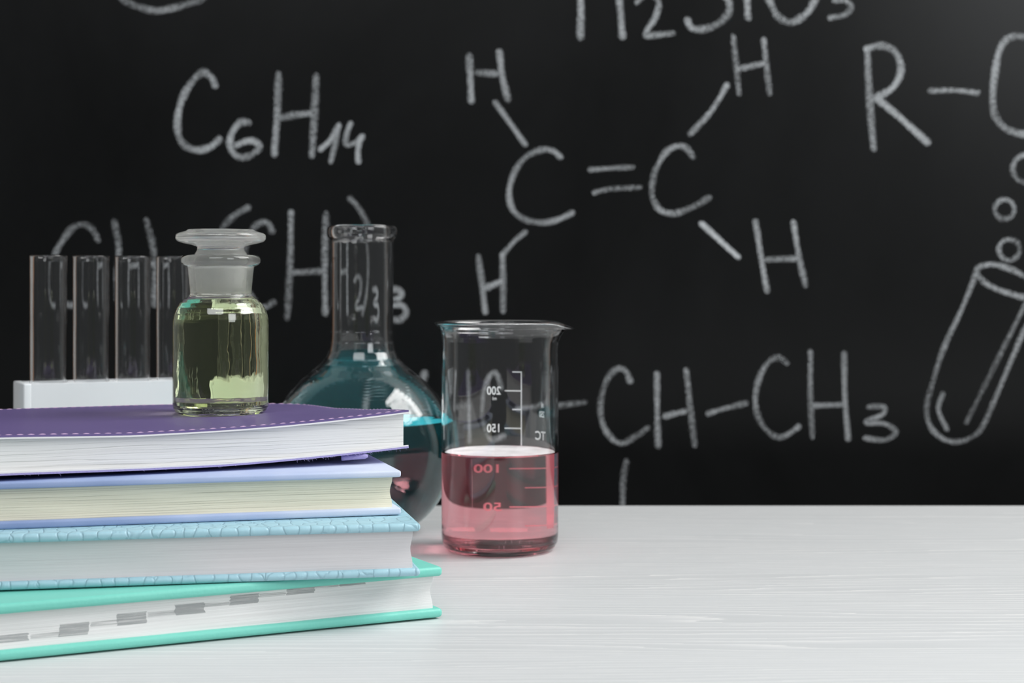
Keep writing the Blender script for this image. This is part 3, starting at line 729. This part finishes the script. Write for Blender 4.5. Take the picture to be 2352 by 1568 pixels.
# printed scale on the far wall (reads right from behind, mirrored from the front)
def on_back(w, z, rad=30.04):      # w: mm to the right as seen from the camera, along the far wall
    a = math.pi / 2 - w / rad
    return (rad * math.cos(a), rad * math.sin(a), z)
def strip(w0, w1, z0, z1, vv, ff):
    n = max(1, int(abs(w1 - w0) / 0.6)); b = len(vv)
    for k in range(n + 1):
        w = w0 + (w1 - w0) * k / n; vv += [on_back(w, z0), on_back(w, z1)]
    for k in range(n): a = b + 2 * k; ff.append((a, a + 2, a + 3, a + 1))
vv, ff = [], []
WV = 11.8
strip(WV - .3, WV + .3, 8, 90, vv, ff)
for z, long_ in ((89.7, 0), (79.7, 1), (69.8, 0), (59.8, 1), (49.8, 0), (39.9, 1), (29.9, 0), (19.9, 1), (10, 0)):
    strip(WV - (9.4 if long_ else 5.2), WV, z - .28, z + .28, vv, ff)
link('scale_lines', meshd(vv, ff), M_WHITE, bk, False)
def text_me(body, size, w_right, z0, bold=0.0, spacing=1.0, stretch=1.0):
    cu = bpy.data.curves.new('t', 'FONT'); cu.body = body; cu.size = size; cu.offset = bold; cu.resolution_u = 6; cu.space_character = spacing
    to = bpy.data.objects.new('t', cu); COL.objects.link(to)
    me = bpy.data.meshes.new_from_object(to.evaluated_get(bpy.context.evaluated_depsgraph_get()))
    bpy.data.objects.remove(to); bpy.data.curves.remove(cu)
    bm = bmesh.new(); bm.from_mesh(me)
    bmesh.ops.subdivide_edges(bm, edges=[e for e in bm.edges if e.calc_length() > 0.6], cuts=2)
    for v in bm.verts:
        v.co = Vector(on_back(w_right - v.co.x * stretch, z0 + v.co.y)) / 1000
    bm.to_mesh(me); bm.free(); return me
for body_, z in (('200', 79.7), ('150', 59.8), ('100', 39.9), ('50', 19.9)):
    link('scale_number', text_me(body_, 6.1, 0.4, z - 2.0, 0.10, 1.0, 0.86), M_WHITE, bk, False)
link('scale_number', text_me('ml', 2.4, -2.0, 74.8, 0.05), M_WHITE, bk, False)
link('scale_number', text_me('TC', 6.4, 29.0, 54.5, 0.12), M_WHITE, bk, False)
link('scale_number', text_me('250', 4.4, 28.0, 66.5, 0.10, 0.9, 0.7), M_WHITE, bk, False)
link('scale_number', text_me('ml', 4.0, 27.6, 71.5, 0.10, 0.9, 0.6), M_WHITE, bk, False)

# -- rack with test tubes
RY = 26.0
RO = at(60, 885, 893)
rk = empty('test_tube_rack', P(RO.x, RO.y, 0.05), (0, 0, R(RY)), 'white rack holding a row of empty test tubes behind the books', 'rack')
SP, NT, DEP, M0 = 23.4, 5, 32.0, 3.0
LEN = SP * NT + 2 * M0
vv, ff = [], []; n = 32
def cell(x0, x1, y0, y1, cx, cy, r, z0, z1):
    b = len(vv); q = n // 4; rect = []
    for (ax, ay), (bx_, by_) in (((x0, y0), (x1, y0)), ((x1, y0), (x1, y1)), ((x1, y1), (x0, y1)), ((x0, y1), (x0, y0))):
        rect += [(ax + (bx_ - ax) * k / q, ay + (by_ - ay) * k / q) for k in range(q)]
    for z in (z0, z1):
        for (x, y) in rect:
            a = math.atan2(y - cy, x - cx); vv.append((cx + r * math.cos(a), cy + r * math.sin(a), z))
        for (x, y) in rect: vv.append((x, y, z))
    for k in range(n):
        k2 = (k + 1) % n
        ff.append((b + k, b + k2, b + n + k2, b + n + k))
        ff.append((b + 2 * n + k, b + 3 * n + k, b + 3 * n + k2, b + 2 * n + k2))
        ff.append((b + k, b + 2 * n + k, b + 2 * n + k2, b + k2))
        if k < q or 2 * q <= k < 3 * q: ff.append((b + n + k, b + n + k2, b + 3 * n + k2, b + 3 * n + k))
for k in range(NT):
    x0 = M0 + SP * k; cell(x0, x0 + SP, 0, DEP, x0 + SP / 2, DEP / 2, 10.5, 66, 82)
me = meshd(vv, ff); bm = bmesh.new(); bm.from_mesh(me); bmesh.ops.remove_doubles(bm, verts=bm.verts, dist=1e-5); bm.to_mesh(me); bm.free()
link('top_plate', fix(me), M_RACK, rk, False)
for x0, x1 in ((-1.5, M0), (LEN - M0, LEN + 1.5)):
    o = link('end_panel', box_me(x0, x1, -0.4, DEP + .4, 0, 82.3, 0.8, 3), M_RACK, rk); autosmooth(o)
o = link('base_plate', box_me(M0, LEN - M0, 0, DEP, 0, 10, 0.4, 2), M_RACK, rk); autosmooth(o)
tr = 9.9
outer = sphere_prof(tr, 10.1 + tr, 10.3, 10.1 + tr - .01, 10)
outer = [(0, 10.15)] + outer + [(tr, 60), (tr, 110), (tr, 149), (tr + .15, 151), (tr + .2, 151.8), (tr - .3, 152.3), (tr - 1.0, 152.2), (tr - 1.25, 151.3)]
inner = [(tr - 1.2, 110), (tr - 1.2, 60)] + sphere_prof(tr - 1.2, 10.1 + tr, 11.6, 10.1 + tr - .01, 10)[::-1] + [(0, 11.4)]
tube_mesh = lathe([(r, z - 10.1) for r, z in outer + inner], 64)
cR, sR = math.cos(R(RY)), math.sin(R(RY))
where = ('leftmost in the rack', 'second from the left in the rack', 'third from the left in the rack', 'fourth from the left, just left of the stoppered bottle', 'fifth in the rack, seen only through the stoppered bottle')
first = None
for k in range(NT):
    lx, ly = M0 + SP * (k + .5), DEP / 2
    p = P(RO.x + lx * cR - ly * sR, RO.y + lx * sR + ly * cR, 10.2)
    if first is None:
        first = o = link('test_tube', tube_mesh, M_TUBE, None, True, p)
    else:
        o = first.copy(); COL.objects.link(o); o.location = p
    o.rotation_euler = (0, 0, R(17 * k))
    tag(o, 'empty glass test tube, ' + where[k], 'test tube', 'test tubes in the white rack')
